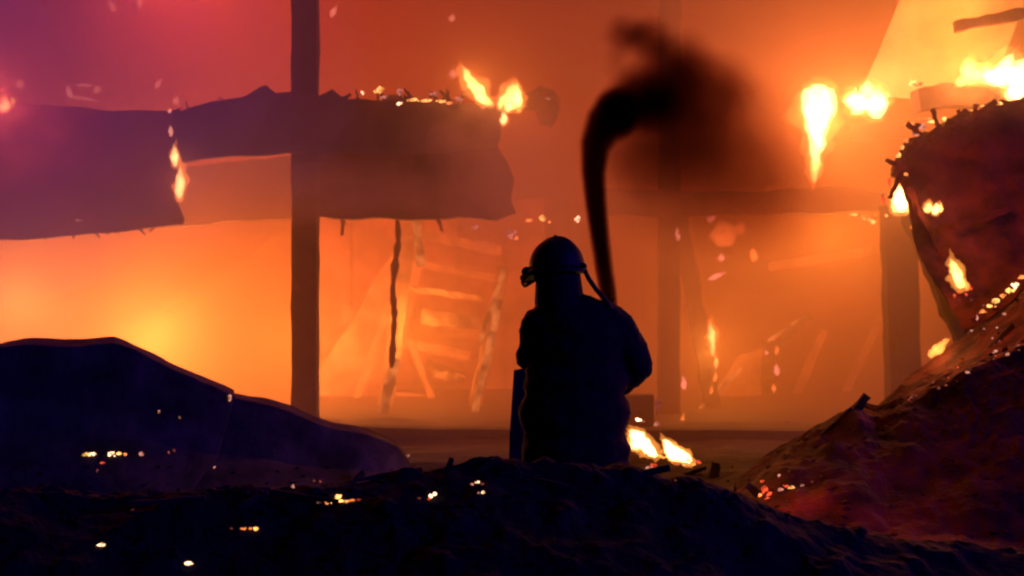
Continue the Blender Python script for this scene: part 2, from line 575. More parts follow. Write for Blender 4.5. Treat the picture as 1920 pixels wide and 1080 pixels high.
# left: buckled roof sheets
up = [(-250, 690), (-100, 668), (0, 650), (60, 640), (150, 637), (215, 629), (245, 641), (330, 685), (400, 716), (438, 737)]
sh = loft("roof_sheet", [[P(x, y + 30, 9.9) for x, y in up], [P(x, y, 9.5) for x, y in up], [P(x, y + 10, 9.3) for x, y in up],
                         [P(x * 0.93, y + (952 - y) * 0.55 , 9.05) for x, y in up],
                         [P(x * 0.75, 960, 8.45) for x, y in up]], 70, 8, SHEET, amp=0.035, sc=1.3, thick=0.02, seed=2)
tag(sh, "large buckled roof sheet lying in a dark hump at the left", "roof sheet")
register(sh)
lo = [(380, 738), (438, 741), (545, 766), (620, 791), (690, 806), (745, 830), (770, 865)]
sh2 = loft("roof_sheet", [[P(x, y + 25, 10.0) for x, y in lo], [P(x, y, 9.7) for x, y in lo], [P(x, y + 10, 9.5) for x, y in lo],
                          [P(x - 25, y + (945 - y) * 0.55, 9.25) for x, y in lo], [P(x - 60, 955, 8.6) for x, y in lo]], 60, 8, SHEET, amp=0.03, sc=1.3, thick=0.02, seed=6)
tag(sh2, "lower roof sheet sloping down to the right under the big hump", "roof sheet")
register(sh2)

# right: slope of smouldering rubble
rc = [(1380, 905), (1430, 863), (1480, 825), (1560, 777), (1608, 754), (1640, 766), (1690, 742), (1780, 700), (1920, 640), (2150, 560), (2700, 480)]
rm = loft("rubble_slope", [[P(x, y, 8.6) + Vector((0, .6, -0.6)) for x, y in rc], [P(x, y, 8.3) for x, y in rc], [P(x, y + 14, 8.0) for x, y in rc],
                           [P(x + 6, y * 0.5 + 980 * 0.5, 7.45) for x, y in rc], [P(x + 20, 1015, 6.7) for x, y in rc],
                           [Vector((P(x, 1000, 3.8).x, 3.6, 0.0)) for x, y in rc]], 150, 10, FIRELIT, amp=0.06, sc=2.0, seed=4, lump=0.035)
tag(rm, kind="structure")
register(rm)
bk = [(1640, 775), (1700, 712), (1760, 668), (1850, 598), (1920, 535), (2150, 420), (2700, 330)]
rb = loft("rubble_slope", [[P(x, y + 30, 10.6) for x, y in bk], [P(x, y, 10.2) for x, y in bk], [P(x + 10, y + 40, 9.6) for x, y in bk],
                           [P(x + 30, y + 190, 8.4) for x, y in bk]], 90, 10, FIRELIT, amp=0.06, sc=2.4, seed=9, lump=0.04)
tag(rb, kind="structure")
register(rb)
# collapsed roof hanging at right
top = [(1678, 318), (1690, 290), (1712, 265), (1760, 250), (1795, 238), (1830, 214), (1880, 198), (1930, 184), (2200, 120), (2600, 90)]
bot = [(1806, 618), (1830, 610), (1850, 600), (1880, 575), (1910, 548), (1930, 530), (1990, 500), (2050, 470), (2300, 400), (2650, 360)]
bot.insert(8, (2000, 495)) if len(bot) < len(top) else None
mid = [((a[0] + b[0]) / 2 + (-22 if i == 0 else 0), (a[1] + b[1]) / 2) for i, (a, b) in enumerate(zip(top, bot))]
cr = loft("collapsed_roof", [[P(x, y + 10, 11.2) for x, y in top], [P(x, y, 10.7) for x, y in top], [P(x, y, 10.3) for x, y in mid], [P(x, y, 10.0) for x, y in bot]],
          80, 12, FIRELIT, amp=0.07, sc=2.6, thick=0.05, seed=12, lump=0.05)
tag(cr, "dark mass of collapsed roof hanging at the right edge, its rim burning", "collapsed roof")
register(cr)
rnd = random.Random(4)
for (a, b, y, w) in (((1676, 330), (1716, 262), 10.45, 9), ((1704, 286), (1764, 236), 10.6, 8), ((1742, 262), (1812, 206), 10.6, 9), ((1786, 244), (1866, 190), 10.6, 10), ((1690, 318), (1668, 372), 10.3, 8),
                     ((1700, 350), (1762, 470), 10.15, 10), ((1800, 420), (1900, 390), 10.1, 9), ((1660, 300), (1700, 316), 10.45, 7), ((1730, 252), (1700, 232), 10.6, 6), ((1760, 240), (1748, 204), 10.6, 6), ((1806, 232), (1796, 206), 10.6, 7),
                     ((1716, 250), (1722, 232), 10.6, 7), ((1770, 246), (1778, 222), 10.6, 7), ((1822, 220), (1832, 196), 10.6, 8)):
    beam("rafter", P(*a, y), P(*b, y), M(w, y), M(w, y), FIRELIT, cr, 10, 0.5, seed=a[0])
# tilted pale sheet against the glow, upper right
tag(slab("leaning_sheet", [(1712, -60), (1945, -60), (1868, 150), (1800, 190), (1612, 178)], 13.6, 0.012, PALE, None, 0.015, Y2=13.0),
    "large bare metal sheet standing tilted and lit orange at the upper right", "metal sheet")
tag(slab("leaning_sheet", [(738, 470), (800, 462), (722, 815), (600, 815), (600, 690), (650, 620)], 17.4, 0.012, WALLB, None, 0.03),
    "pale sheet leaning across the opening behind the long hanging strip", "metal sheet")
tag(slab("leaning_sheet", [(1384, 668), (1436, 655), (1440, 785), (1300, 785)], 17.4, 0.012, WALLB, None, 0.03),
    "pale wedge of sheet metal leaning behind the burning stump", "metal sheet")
# boards above the collapsed roof
tag(slab("roof_board", [(1722, 166), (1790, 158), (1885, 168), (1905, 185), (1850, 196), (1760, 205), (1725, 208)], 11.7, 0.25, CHAR, None, 0.05, 0.05),
    "short charred board lying under the bright flames at upper right", "board")
tag(slab("roof_board", [(1590, 232), (1690, 226), (1700, 262), (1600, 262)], 13.6, 0.05, FASCIA, None, 0.06, 0.06),
    "smoky board hanging below the round flame", "board")
# standing board by the firefighter
tag(slab("standing_board", [(963, 694), (982, 690), (1010, 694), (1010, 1000), (950, 1000), (955, 812)], 7.0, 0.03, CHAR, None, 0.004),
    "charred board standing upright at the firefighter's left hip", "board")

# loose lumps of rubble over the slopes, joined
def scatter(name, region, n, r0, r1, mat, seed):
    rnd = random.Random(seed)
    bm = bmesh.new()
    for _ in range(n):
        px, py = region(rnd)
        p = on_surface(px, py, None)
        if p is None: continue
        r = rnd.uniform(r0, r1) ** 1.0
        geo = bmesh.ops.create_icosphere(bm, subdivisions=1, radius=r)
        a = rnd.uniform(0, 6)
        for v in geo['verts']:
            k = 0.75 + 0.8 * noise.noise(v.co.normalized() * 1.6 + Vector((a, _, 0)))
            v.co = Vector((v.co.x * k * 1.5, v.co.y * k, v.co.z * k * 0.8)) + p
    return tag(bmobj(name, bm, mat), kind="stuff")
scatter("rubble", lambda r: (r.uniform(1420, 1930), r.uniform(560, 1010)), 110, 0.010, 0.024, FIRELIT, 1)
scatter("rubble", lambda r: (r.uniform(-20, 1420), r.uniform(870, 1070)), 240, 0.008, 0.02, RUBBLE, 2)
rnd = random.Random(8)
SPOTS = [((838, 884), 46, 12, 70, "stubby charred timber poking up on the heap crest left of the firefighter"),
         ((1338, 892), 40, 16, 80, "thick charred stump standing on the heap right of the two white flames"),
         ((1290, 888), 60, 8, 20, "thin charred stick lying below the right of two white flames"),
         ((720, 892), 120, 10, 8, "long charred lath lying along the heap crest near the middle"),
         ((560, 930), 150, 9, -6, "charred lath lying level just above the flickering orange patch"),
         ((1610, 762), 44, 14, 55, "charred block end sticking out of the right slope's knoll"),
         ((1560, 800), 90, 8, 38, "charred lath lying up the lower right slope"),
         ((1870, 640), 70, 9, 50, "charred stick on the right slope near the frame edge"),
         ((300, 940), 140, 9, 4, "charred lath lying in front of the big roof sheet"),
         ((470, 940), 60, 12, 28, "short charred block propped on the heap under the lower roof sheet"),
         ((905, 878), 54, 10, 35, "charred splinter leaning on the crest just left of the firefighter"),
         ((1215, 886), 70, 12, 14, "charred block on the crest at the firefighter's right"),
         ((1420, 925), 64, 13, -40, "charred beam end tipped down beside the red string of embers"),
         ((660, 905), 50, 12, 40, "charred stub sticking up above the flickering orange patch"),
         ((1000, 900), 130, 10, -12, "charred lath lying in front of the firefighter's knees")]
for (px, py), L, w, ang, lb in SPOTS:
    p = on_surface(px, py, 6)
    d = Vector((math.cos(math.radians(ang)), rnd.uniform(-0.3, 0.3), math.sin(math.radians(ang)))).normalized() * M(L, p.y)
    tag(beam("charred_timber", p - d * 0.4, p + d * 0.6, M(w, p.y), M(w, p.y) * 0.8, CHAR, None, 8, 0.3, seed=px), lb, "timber", "charred timbers lying in the debris")

# ================================================================== FIREFIGHTER
def capsule(bm, a, b, ra, rb, seg=16, sy=1.0):
    a, b = Vector(a), Vector(b)
    ax = (b - a)
    L = max(ax.length, 1e-5)
    q = ax.to_track_quat('Z', 'Y').to_matrix()
    prof = []
    for i in range(6): 
        t = -math.pi / 2 + i * math.pi / 2 / 5
        prof.append((ra * math.cos(t), ra * math.sin(t)))
    for i in range(1, 7):
        t = (i - 1) * math.pi / 2 / 5
        prof.append((rb * math.cos(t), L + rb * math.sin(t)))
    rings = []
    for r, z in prof:
        r = max(r, 1e-4)
        row = []
        for k in range(seg):
            an = 2 * math.pi * k / seg
            p = q @ Vector((r * math.cos(an), r * math.sin(an), z))
            p.y *= sy
            row.append(bm.verts.new(a + p))
        rings.append(row)
    for r0, r1 in zip(rings, rings[1:]):
        for k in range(seg):
            bm.faces.new((r0[k], r0[(k + 1) % seg], r1[(k + 1) % seg], r1[k]))
    bm.faces.new(rings[0][::-1]); bm.faces.new(rings[-1])

def ell(bm, c, r, rot=None):
    m = Matrix.Translation(Vector(c)) @ (rot.to_4x4() if rot else Matrix()) @ Matrix.Diagonal((*r, 1))
    bmesh.ops.create_uvsphere(bm, u_segments=20, v_segments=14, radius=1, matrix=m)

def remesh(name, bm, mat, parent, vox, smooth=6, wr=0.0):
    o = bmobj(name, bm, mat, None, True)
    md = o.modifiers.new("r", 'REMESH'); md.mode = 'VOXEL'; md.voxel_size = vox; md.use_smooth_shade = True
    sm = o.modifiers.new("s", 'SMOOTH'); sm.iterations = smooth; sm.factor = 0.5
    dg = bpy.context.evaluated_depsgraph_get(); dg.update()
    me = bpy.data.meshes.new_from_object(o.evaluated_get(dg))
    o.modifiers.clear()
    old = o.data; o.data = me; bpy.data.meshes.remove(old)
    me.name = name
    if wr:
        for v in me.vertices:
            c = v.co
            k = fbm(Vector((c.x * 1.3, c.y * 1.3, c.z * 2.2)), 6.0, 4)
            v.co = c + v.normal * k * wr
    for p in me.polygons: p.use_smooth = True
    me.materials.clear(); me.materials.append(mat)
    if parent: o.parent = parent
    return o

FY = 6.4
man = empty("person", ((1075 - 960) / F * FY, FY, 0.03), "firefighter seen from behind as a black silhouette in helmet, turning the head left", "person")
# all in local metres: x right, y away from the camera, z up
head_c = Vector((-0.092, 0.02, 1.553))
R = Matrix.Rotation(math.radians(62), 3, 'Z')        # face (local +y) turned to the left
def H(v): return head_c + R @ Vector(v)
bm = bmesh.new()
ell(bm, head_c, (0.078, 0.097, 0.105), R)
ell(bm, H((0, 0.025, -0.06)), (0.058, 0.07, 0.062), R)        # jaw
capsule(bm, H((0, 0.092, 0.005)), H((0, 0.112, -0.03)), 0.009, 0.014, 10)   # nose
ell(bm, H((0, 0.088, -0.062)), (0.024, 0.012, 0.007), R)      # lips
ell(bm, H((0, 0.085, -0.095)), (0.022, 0.018, 0.018), R)      # chin
ell(bm, H((0, 0.085, 0.032)), (0.055, 0.014, 0.011), R)       # brow
for s in (-1, 1):
    ell(bm, H((s * 0.03, 0.083, 0.012)), (0.013, 0.010, 0.009), R)   # eyes
    ell(bm, H((s * 0.08, -0.005, -0.01)), (0.011, 0.02, 0.032), R)   # ears
capsule(bm, (-0.08, 0.0, 1.49), (-0.05, 0.0, 1.34), 0.058, 0.07)
# trunk, arms and legs of the body inside the clothes
capsule(bm, (-0.15, 0, 1.32), (0.17, 0, 1.32), 0.075, 0.075)
ell(bm, (0.0, 0.0, 1.16), (0.17, 0.115, 0.22)); ell(bm, (0.0, 0, 0.92), (0.165, 0.115, 0.16))
armR = [Vector((0.22, 0.0, 1.30)), Vector((0.335, 0.02, 1.07)), Vector((0.17, 0.24, 0.98))]
armL = [Vector((-0.19, 0.02, 1.28)), Vector((-0.235, 0.06, 1.08)), Vector((-0.06, 0.30, 1.04))]
for A in (armR, armL):
    capsule(bm, A[0], A[1], 0.055, 0.045); capsule(bm, A[1], A[2], 0.043, 0.03)
for s in (-1, 1):
    capsule(bm, (s * 0.10, 0, 0.86), (s * 0.125, 0.02, 0.48), 0.085, 0.058)
    capsule(bm, (s * 0.125, 0.02, 0.48), (s * 0.135, -0.02, 0.10), 0.055, 0.04)
# hands closed in front of the body
def hand(bm, wrist, d, up, thick=1.0):
    d = Vector(d).normalized(); up = Vector(up).normalized(); side = d.cross(up).normalized()
    pc = wrist + d * 0.055
    for k in range(4):
        off = side * (k - 1.5) * 0.021
        capsule(bm, wrist + off * 0.7, wrist + d * 0.09 + off, 0.014 * thick, 0.0115 * thick, 8)
        L = (0.040, 0.046, 0.043, 0.034)[k]
        k1 = wrist + d * 0.09 + off
        k2 = k1 + (d * 0.55 - up * 0.85).normalized() * L
        k3 = k2 + (-d * 0.7 - up * 0.7).normalized() * L * 0.7
        k4 = k3 + (-d * 0.95 + up * 0.2).normalized() * L * 0.5
        capsule(bm, k1, k2, 0.0105 * thick, 0.0095 * thick, 8)
        capsule(bm, k2, k3, 0.0095 * thick, 0.009 * thick, 8)
        capsule(bm, k3, k4, 0.009 * thick, 0.008 * thick, 8)
    t0 = wrist + d * 0.03 - side * 0.03
    t1 = t0 + (d * 0.6 - side * 0.55 - up * 0.4).normalized() * 0.045
    t2 = t1 + (d * 0.5 - up * 0.9 + side * 0.3).normalized() * 0.035
    capsule(bm, t0, t1, 0.014 * thick, 0.011 * thick, 8); capsule(bm, t1, t2, 0.011 * thick, 0.009 * thick, 8)
hand(bm, armR[2] + (armR[2] - armR[1]).normalized() * 0.02, armR[2] - armR[1], (0.3, 0.3, 1))
hand(bm, armL[2] + (armL[2] - armL[1]).normalized() * 0.02, armL[2] - armL[1], (-0.3, 0.3, 1))
remesh("body", bm, SKIN, man, 0.0065, 3)
# jacket: bulky, belted, hem below the waist
bm = bmesh.new()
capsule(bm, (-0.165, 0, 1.272), (0.18, 0, 1.292), 0.105, 0.105)
ell(bm, (0.02, -0.015, 1.19), (0.255, 0.165, 0.235))
ell(bm, (0.012, 0, 0.99), (0.27, 0.175, 0.22))
ell(bm, (0.005, 0, 0.82), (0.295, 0.185, 0.19))
ell(bm, (0.012, 0, 0.64), (0.285, 0.19, 0.16))
capsule(bm, (-0.25, 0, 0.53), (0.27, 0, 0.53), 0.035, 0.035); ell(bm, (0.012, 0, 0.56), (0.29, 0.19, 0.08))
capsule(bm, (-0.07, -0.005, 1.42), (-0.03, -0.005, 1.33), 0.10, 0.125)          # high collar
capsule(bm, (0.02, -0.03, 1.40), (0.17, -0.02, 1.33), 0.05, 0.075)
capsule(bm, (0.225, -0.005, 1.26), (0.30, 0.01, 1.15), 0.10, 0.092); capsule(bm, (0.30, 0.01, 1.16), (0.335, 0.02, 1.07), 0.082, 0.082)
capsule(bm, (0.335, 0.02, 1.07), (0.27, 0.12, 0.965), 0.078, 0.068); capsule(bm, (0.27, 0.12, 0.965), (0.19, 0.225, 0.975), 0.066, 0.052)
capsule(bm, (-0.19, 0.01, 1.26), (-0.225, 0.06, 1.10), 0.09, 0.075)
capsule(bm, (-0.225, 0.06, 1.10), (-0.08, 0.285, 1.035), 0.072, 0.05)
remesh("jacket", bm, CLOTH, man, 0.014, 5, 0.014)
bm = bmesh.new()
for s in (-1, 1):
    capsule(bm, (s * 0.115, 0, 0.84), (s * 0.135, 0.02, 0.48), 0.125, 0.095)
    capsule(bm, (s * 0.135, 0.02, 0.48), (s * 0.145, -0.02, 0.17), 0.095, 0.09)
ell(bm, (0, 0, 0.85), (0.2, 0.15, 0.12))
remesh("trousers", bm, CLOTH, man, 0.016, 5, 0.012)
for s in (-1, 1):
    bm = bmesh.new()
    capsule(bm, (s * 0.145, -0.02, 0.22), (s * 0.145, -0.02, 0.06), 0.068, 0.06)
    capsule(bm, (s * 0.145, -0.02, 0.045), (s * 0.16, 0.15, 0.035), 0.05, 0.045)
    remesh("boot", bm, RUBBER, man, 0.012, 3)
bm = bmesh.new()
capsule(bm, (-0.078, 0.0, 1.54), (-0.072, -0.005, 1.40), 0.116, 0.13)
cut = [f for f in bm.faces if f.calc_center_median().z > 1.57 or f.calc_center_median().z < 1.33 or ((f.calc_center_median() - Vector((-0.08, 0, f.calc_center_median().z))).normalized().dot(R @ Vector((0, 1, 0))) > 0.72 and f.calc_center_median().z > 1.45)]
bmesh.ops.delete(bm, geom=cut, context='FACES')
o = remesh_guard = bmobj("neck_guard", bm, CLOTH, None, True); o.parent = man
md = o.modifiers.new("t", 'SOLIDIFY'); md.thickness = 0.006
# helmet: dome with comb, brim, peak to the left, chin strap, neck strap
hc = H((0, -0.005, 0.0))
bm = bmesh.new()
n_, m_ = 32, 12
rings = []
for j in range(m_):
    t = j / (m_ - 1) * math.pi / 2
    row = []
    for k in range(n_):
        an = 2 * math.pi * k / n_
        rx, ry, rz = 0.138, 0.148, 0.160
        comb = 0.010 * max(0, 1 - (abs(math.sin(t) * math.cos(an)) / 0.16)) * math.cos(t * 0.2)
        v = Vector((rx * math.sin(t) * math.cos(an), ry * math.sin(t) * math.sin(an), (rz + comb) * max(math.cos(t), 0) ** 0.92))
        row.append(bm.verts.new(H((v.x, v.y - 0.008, v.z + 0.018))))
    rings.append(row)
for r0, r1 in zip(rings[1:], rings[2:]):
    for k in range(n_): bm.faces.new((r0[k], r0[(k + 1) % n_], r1[(k + 1) % n_], r1[k]))
tip = bm.verts.new(sum((v.co for v in rings[0]), Vector()) / n_)
for v in rings[0]: bm.verts.remove(v)
for k in range(n_): bm.faces.new((tip, rings[1][k], rings[1][(k + 1) % n_]))
helmet = bmobj("helmet", bm, HELM, None, True); helmet.parent = man
md = helmet.modifiers.new("t", 'SOLIDIFY'); md.thickness = 0.006
bm = bmesh.new()                                                  # brim
rr = []
for (k0, dz) in ((0.99, 0.012), (1.06, -0.006), (1.0, -0.024)):
    row = []
    for k in range(n_):
        an = 2 * math.pi * k / n_
        front = max(0, math.sin(an)) ** 2
        rad = k0 if k0 < 1.01 else k0 + 0.24 * front
        row.append(bm.verts.new(H((0.135 * rad * math.cos(an), 0.15 * rad * math.sin(an) - 0.008, 0.016 + dz - (0.07 * front if k0 > 1.01 else 0.02 * front)))))
    rr.append(row)
for a, b in ((0, 1), (1, 2), (2, 0)):
    for k in range(n_): bm.faces.new((rr[a][k], rr[a][(k + 1) % n_], rr[b][(k + 1) % n_], rr[b][k]))
o = bmobj("brim", bm, HELM, None, True); o.parent = helmet
def tube(name, pts, r, mat, parent, seg=8, n=20):
    pp = resample(pts, n)
    bm = bmesh.new()
    rings = []
    for i, p in enumerate(pp):
        d = (pp[min(i + 1, n - 1)] - pp[max(i - 1, 0)]).normalized()
        u = d.cross(Vector((0.3, 1, 0.2))).normalized(); v = d.cross(u)
        rings.append([bm.verts.new(p + u * math.cos(a) * r + v * math.sin(a) * r) for a in [2 * math.pi * k / seg for k in range(seg)]])
    for a, b in zip(rings, rings[1:]):
        for k in range(seg): bm.faces.new((a[k], a[(k + 1) % seg], b[(k + 1) % seg], b[k]))
    bm.faces.new(rings[0][::-1]); bm.faces.new(rings[-1])
    o = bmobj(name, bm, mat, None, True); o.parent = parent
    return o
bm = bmesh.new()
capsule(bm, H((0, -0.14, 0.04)), H((0, -0.165, 0.03)), 0.016, 0.014, 10)
o = bmobj("adjuster_knob", bm, HELM, None, True); o.parent = helmet
bm = bmesh.new()
capsule(bm, H((0, 0.0, 0.17)), H((0, 0.0, 0.186)), 0.012, 0.008, 10)
o = bmobj("comb", bm, HELM, None, True); o.parent = helmet
bm = bmesh.new()
capsule(bm, H((-0.055, 0.14, 0.0)), H((0.055, 0.14, 0.0)), 0.03, 0.03, 12); capsule(bm, H((0, 0.14, 0.0)), H((0, 0.185, -0.035)), 0.032, 0.018, 12); capsule(bm, H((-0.03, 0.178, -0.03)), H((0.03, 0.178, -0.03)), 0.017, 0.017, 12)
o = remesh("peak", bm, HELM, helmet, 0.008, 4)
tube("visor_rim", [H((-0.09, 0.10, -0.01)), H((-0.06, 0.165, -0.05)), H((0, 0.18, -0.075)), H((0.06, 0.165, -0.05)), H((0.09, 0.10, -0.01))], 0.009, RUBBER, helmet)
tube("chin_strap", [H((-0.095, 0.02, 0.0)), H((-0.07, 0.06, -0.07)), H((0, 0.085, -0.115)), H((0.07, 0.06, -0.07)), H((0.095, 0.02, 0.0))], 0.008, RUBBER, helmet)
tube("neck_strap", [Vector((0.052, -0.02, 1.575)), Vector((0.075, -0.05, 1.52)), Vector((0.115, -0.07, 1.46)), Vector((0.16, -0.08, 1.41)), Vector((0.19, -0.075, 1.36))], 0.013, RUBBER, man)

# ================================================================== SMOKE
def mat_smoke(name, scat, sdens, absc, adens, g=0.2):
    m = bpy.data.materials.new(name)
    m.use_nodes = True
    n = m.node_tree
    n.nodes.clear()
    out = n.nodes.new("ShaderNodeOutputMaterial")
    s = n.nodes.new("ShaderNodeVolumeScatter")
    s.inputs["Color"].default_value = (*scat, 1)
    s.inputs["Density"].default_value = sdens
    s.inputs["Anisotropy"].default_value = g
    a = n.nodes.new("ShaderNodeVolumeAbsorption")
    a.inputs["Color"].default_value = (*absc, 1)
    a.inputs["Density"].default_value = adens
    ad = n.nodes.new("ShaderNodeAddShader")
    n.links.new(s.outputs[0], ad.inputs[0]); n.links.new(a.outputs[0], ad.inputs[1])
    n.links.new(ad.outputs[0], out.inputs["Volume"])
    return m

def billow(name, c, r, mat, amp=0.25, seed=0.0, sub=4, square=True):
    bm = bmesh.new()
    bmesh.ops.create_icosphere(bm, subdivisions=sub, radius=1)
    for v in bm.verts:
        d = v.co.normalized()
        # squarish bank
        k = 1.0 / max(abs(d.x) ** 4 + abs(d.y) ** 4 + abs(d.z) ** 4, 1e-6) ** 0.25
        if not square: k = 1.0
        k *= 1 + amp * fbm(d * 2.0 + Vector((seed, 0, 0)), 1.0, 3)
        v.co = Vector((d.x * k * r[0], d.y * k * r[1], d.z * k * r[2])) + Vector(c)
    return tag(bmobj(name, bm, mat, None, True), kind="stuff")
SMOKE = mat_smoke("fire_smoke", (1.0, 0.72, 0.42), 0.12, (0.95, 0.10, 0.10), 0.165, 0.15)
billow("smoke", (0.5, 26, 6), (24, 16.0, 12), SMOKE, 0.04, 1)
DARKPUFF = mat_smoke("brown_smoke", (1.0, 0.55, 0.4), 0.05, (0.75, 0.12, 0.12), 0.12, 0.1)
for i, (px, py, y, r) in enumerate(((760, 60, 13.5, (1.2, 0.6, 0.6)), (1480, 90, 13.8, (0.8, 0.5, 0.7)), (1000, 40, 14.2, (0.9, 0.5, 0.5)), (1180, 500, 14.5, (0.5, 0.5, 0.9)),
                                    (1420, 420, 14.2, (0.6, 0.4, 0.35)), (1600, 560, 14.5, (0.7, 0.4, 0.35)), (480, 380, 13.4, (0.9, 0.5, 0.3)), (170, 330, 11.9, (0.8, 0.4, 0.4)))):
    for k in (1.0, 0.66):
        billow("smoke_puff", P(px, py, y), tuple(v * k for v in r), DARKPUFF, 0.45, 20 + i * 3 + k, 4, square=False)
PUFF = mat_smoke("thick_smoke", (1.0, 0.6, 0.5), 0.24, (0.9, 0.3, 0.2), 0.10, 0.0)
for k in (1.1, 0.8, 0.5):
    billow("smoke_puff", P(950, 335, 11.3), (0.75 * k, 0.5 * k, 0.7 * k), PUFF, 0.4, 5 + k, 4, square=False)
    billow("smoke_puff", P(620, 360, 11.3), (1.0 * k, 0.4 * k, 0.36 * k), PUFF, 0.4, 8 + k, 4, square=False)
ADDED_HAZE = mat_smoke("added_haze", (0.95, 0.95, 1.0), 0.13, (0.9, 0.9, 0.9), 0.005, -0.4)  # pale scattering volume added at the left to carry the blue-purple tint
for k in (1.12, 0.92, 0.72, 0.5):
    billow("added_haze", (-5.4, 10.6, 3.7), (3.6 * k, 1.6 * (0.7 + 0.3 * k), 2.7 * k), ADDED_HAZE, 0.12, 3 + k, 4, square=False)

# water jet rising behind the shoulder, its backlit darkness put into an absorbing volume
PY = 8.8
def blobs():
    path = [(1158, 860, 17), (1156, 780, 17), (1153, 690, 17), (1147, 610, 17), (1140, 550, 19), (1132, 500, 21), (1124, 440, 23), (1117, 380, 25), (1113, 320, 28), (1117, 270, 34), (1135, 232, 44), (1165, 205, 56)]
    stem = []
    for (a, b) in zip(path, path[1:]):
        for k in range(5):
            t = k / 5
            x, y, r = (a[q] + (b[q] - a[q]) * t for q in range(3))
            stem.append((x, y, r, r * 1.15, 22 * 17 / r))
    top_ = [(1200, 192, 88, 80, 5.0), (1245, 182, 108, 96, 3.2), (1315, 215, 155, 140, 0.9), (1240, 275, 170, 125, 1.4), (1400, 270, 190, 165, 0.55), (1320, 345, 240, 170, 0.62),
            (1172, 62, 58, 46, 2.2), (1216, 78, 76, 54, 3.0), (1272, 118, 92, 76, 2.6), (1335, 165, 105, 95, 1.2), (1158, 105, 40, 66, 0.8), (1440, 380, 200, 140, 0.35)]
    return stem + top_
def plume():
    B = blobs()
    c0 = P(1240, 290, PY)
    bm = bmesh.new()
    for x, y, rx, rz, d in B:
        kk = 1.0 if d > 7 else 1.22
        ell(bm, P(x, y, PY) - c0, (M(rx, PY) * kk, M(min(rx, rz) * 0.9, PY) * kk, M(rz, PY) * kk))
    o = bmobj("jet_plume", bm, None, None, True)
    md = o.modifiers.new("r", 'REMESH'); md.mode = 'VOXEL'; md.voxel_size = 0.03
    dg = bpy.context.evaluated_depsgraph_get(); dg.update()
    me = bpy.data.meshes.new_from_object(o.evaluated_get(dg)); o.modifiers.clear(); o.data = me
    for p in me.polygons: p.use_smooth = True
    o.location = c0
    m = bpy.data.materials.new("dark_plume")
    m.use_nodes = True
    n = m.node_tree; n.nodes.clear()
    out = n.nodes.new("ShaderNodeOutputMaterial")
    tc = n.nodes.new("ShaderNodeTexCoord")
    nz = n.nodes.new("ShaderNodeTexNoise"); nz.inputs["Scale"].default_value = 3.2; nz.inputs["Detail"].default_value = 3
    n.links.new(tc.outputs["Object"], nz.inputs["Vector"])
    sb = n.nodes.new("ShaderNodeVectorMath"); sb.operation = 'SUBTRACT'; sb.inputs[1].default_value = (0.5, 0.5, 0.5)
    n.links.new(nz.outputs["Color"], sb.inputs[0])
    sc = n.nodes.new("ShaderNodeVectorMath"); sc.operation = 'SCALE'; sc.inputs["Scale"].default_value = 0.15
    n.links.new(sb.outputs[0], sc.inputs[0])
    pos = n.nodes.new("ShaderNodeVectorMath"); pos.operation = 'ADD'
    n.links.new(tc.outputs["Object"], pos.inputs[0]); n.links.new(sc.outputs[0], pos.inputs[1])
    acc = None
    for x, y, rx, rz, d in B:
        c = P(x, y, PY) - c0
        ry = M(min(rx, rz) * 0.9, PY)
        s1 = n.nodes.new("ShaderNodeVectorMath"); s1.operation = 'SUBTRACT'; s1.inputs[1].default_value = c
        n.links.new((tc.outputs["Object"] if d > 7 else pos.outputs[0]), s1.inputs[0])
        s2 = n.nodes.new("ShaderNodeVectorMath"); s2.operation = 'DIVIDE'; s2.inputs[1].default_value = (M(rx, PY), ry, M(rz, PY))
        n.links.new(s1.outputs[0], s2.inputs[0])
        ln = n.nodes.new("ShaderNodeVectorMath"); ln.operation = 'LENGTH'
        n.links.new(s2.outputs[0], ln.inputs[0])
        mr = n.nodes.new("ShaderNodeMapRange"); mr.interpolation_type = 'SMOOTHSTEP'
        mr.inputs[1].default_value = 1.0; mr.inputs[2].default_value = 0.45 if d > 7 else 0.0
        mr.inputs[3].default_value = 0.0; mr.inputs[4].default_value = d * 3.6
        n.links.new(ln.outputs["Value"], mr.inputs[0])
        if acc is None: acc = mr
        else:
            a = n.nodes.new("ShaderNodeMath"); a.operation = 'ADD' if d < 7 else 'MAXIMUM'
            n.links.new(acc.outputs[0], a.inputs[0]); n.links.new(mr.outputs[0], a.inputs[1]); acc = a
    m.cycles.volume_step_rate = 0.42
    ab = n.nodes.new("ShaderNodeVolumeAbsorption"); ab.inputs["Color"].default_value = (0.22, 0.01, 0.03, 1)
    n.links.new(acc.outputs[0], ab.inputs["Density"])
    n.links.new(ab.outputs[0], out.inputs["Volume"])
    tr = n.nodes.new("ShaderNodeBsdfTransparent"); df = n.nodes.new("ShaderNodeBsdfDiffuse"); df.inputs[0].default_value = (0.02, 0.02, 0.02, 1)
    mx = n.nodes.new("ShaderNodeMixShader"); mx.inputs[0].default_value = 0.004
    n.links.new(tr.outputs[0], mx.inputs[1]); n.links.new(df.outputs[0], mx.inputs[2]); n.links.new(mx.outputs[0], out.inputs["Surface"])
    me.materials.clear(); me.materials.append(m)
    tag(o, "tall dark plume rising behind the firefighter's shoulder and curling over to the right", "smoke plume")
plume()

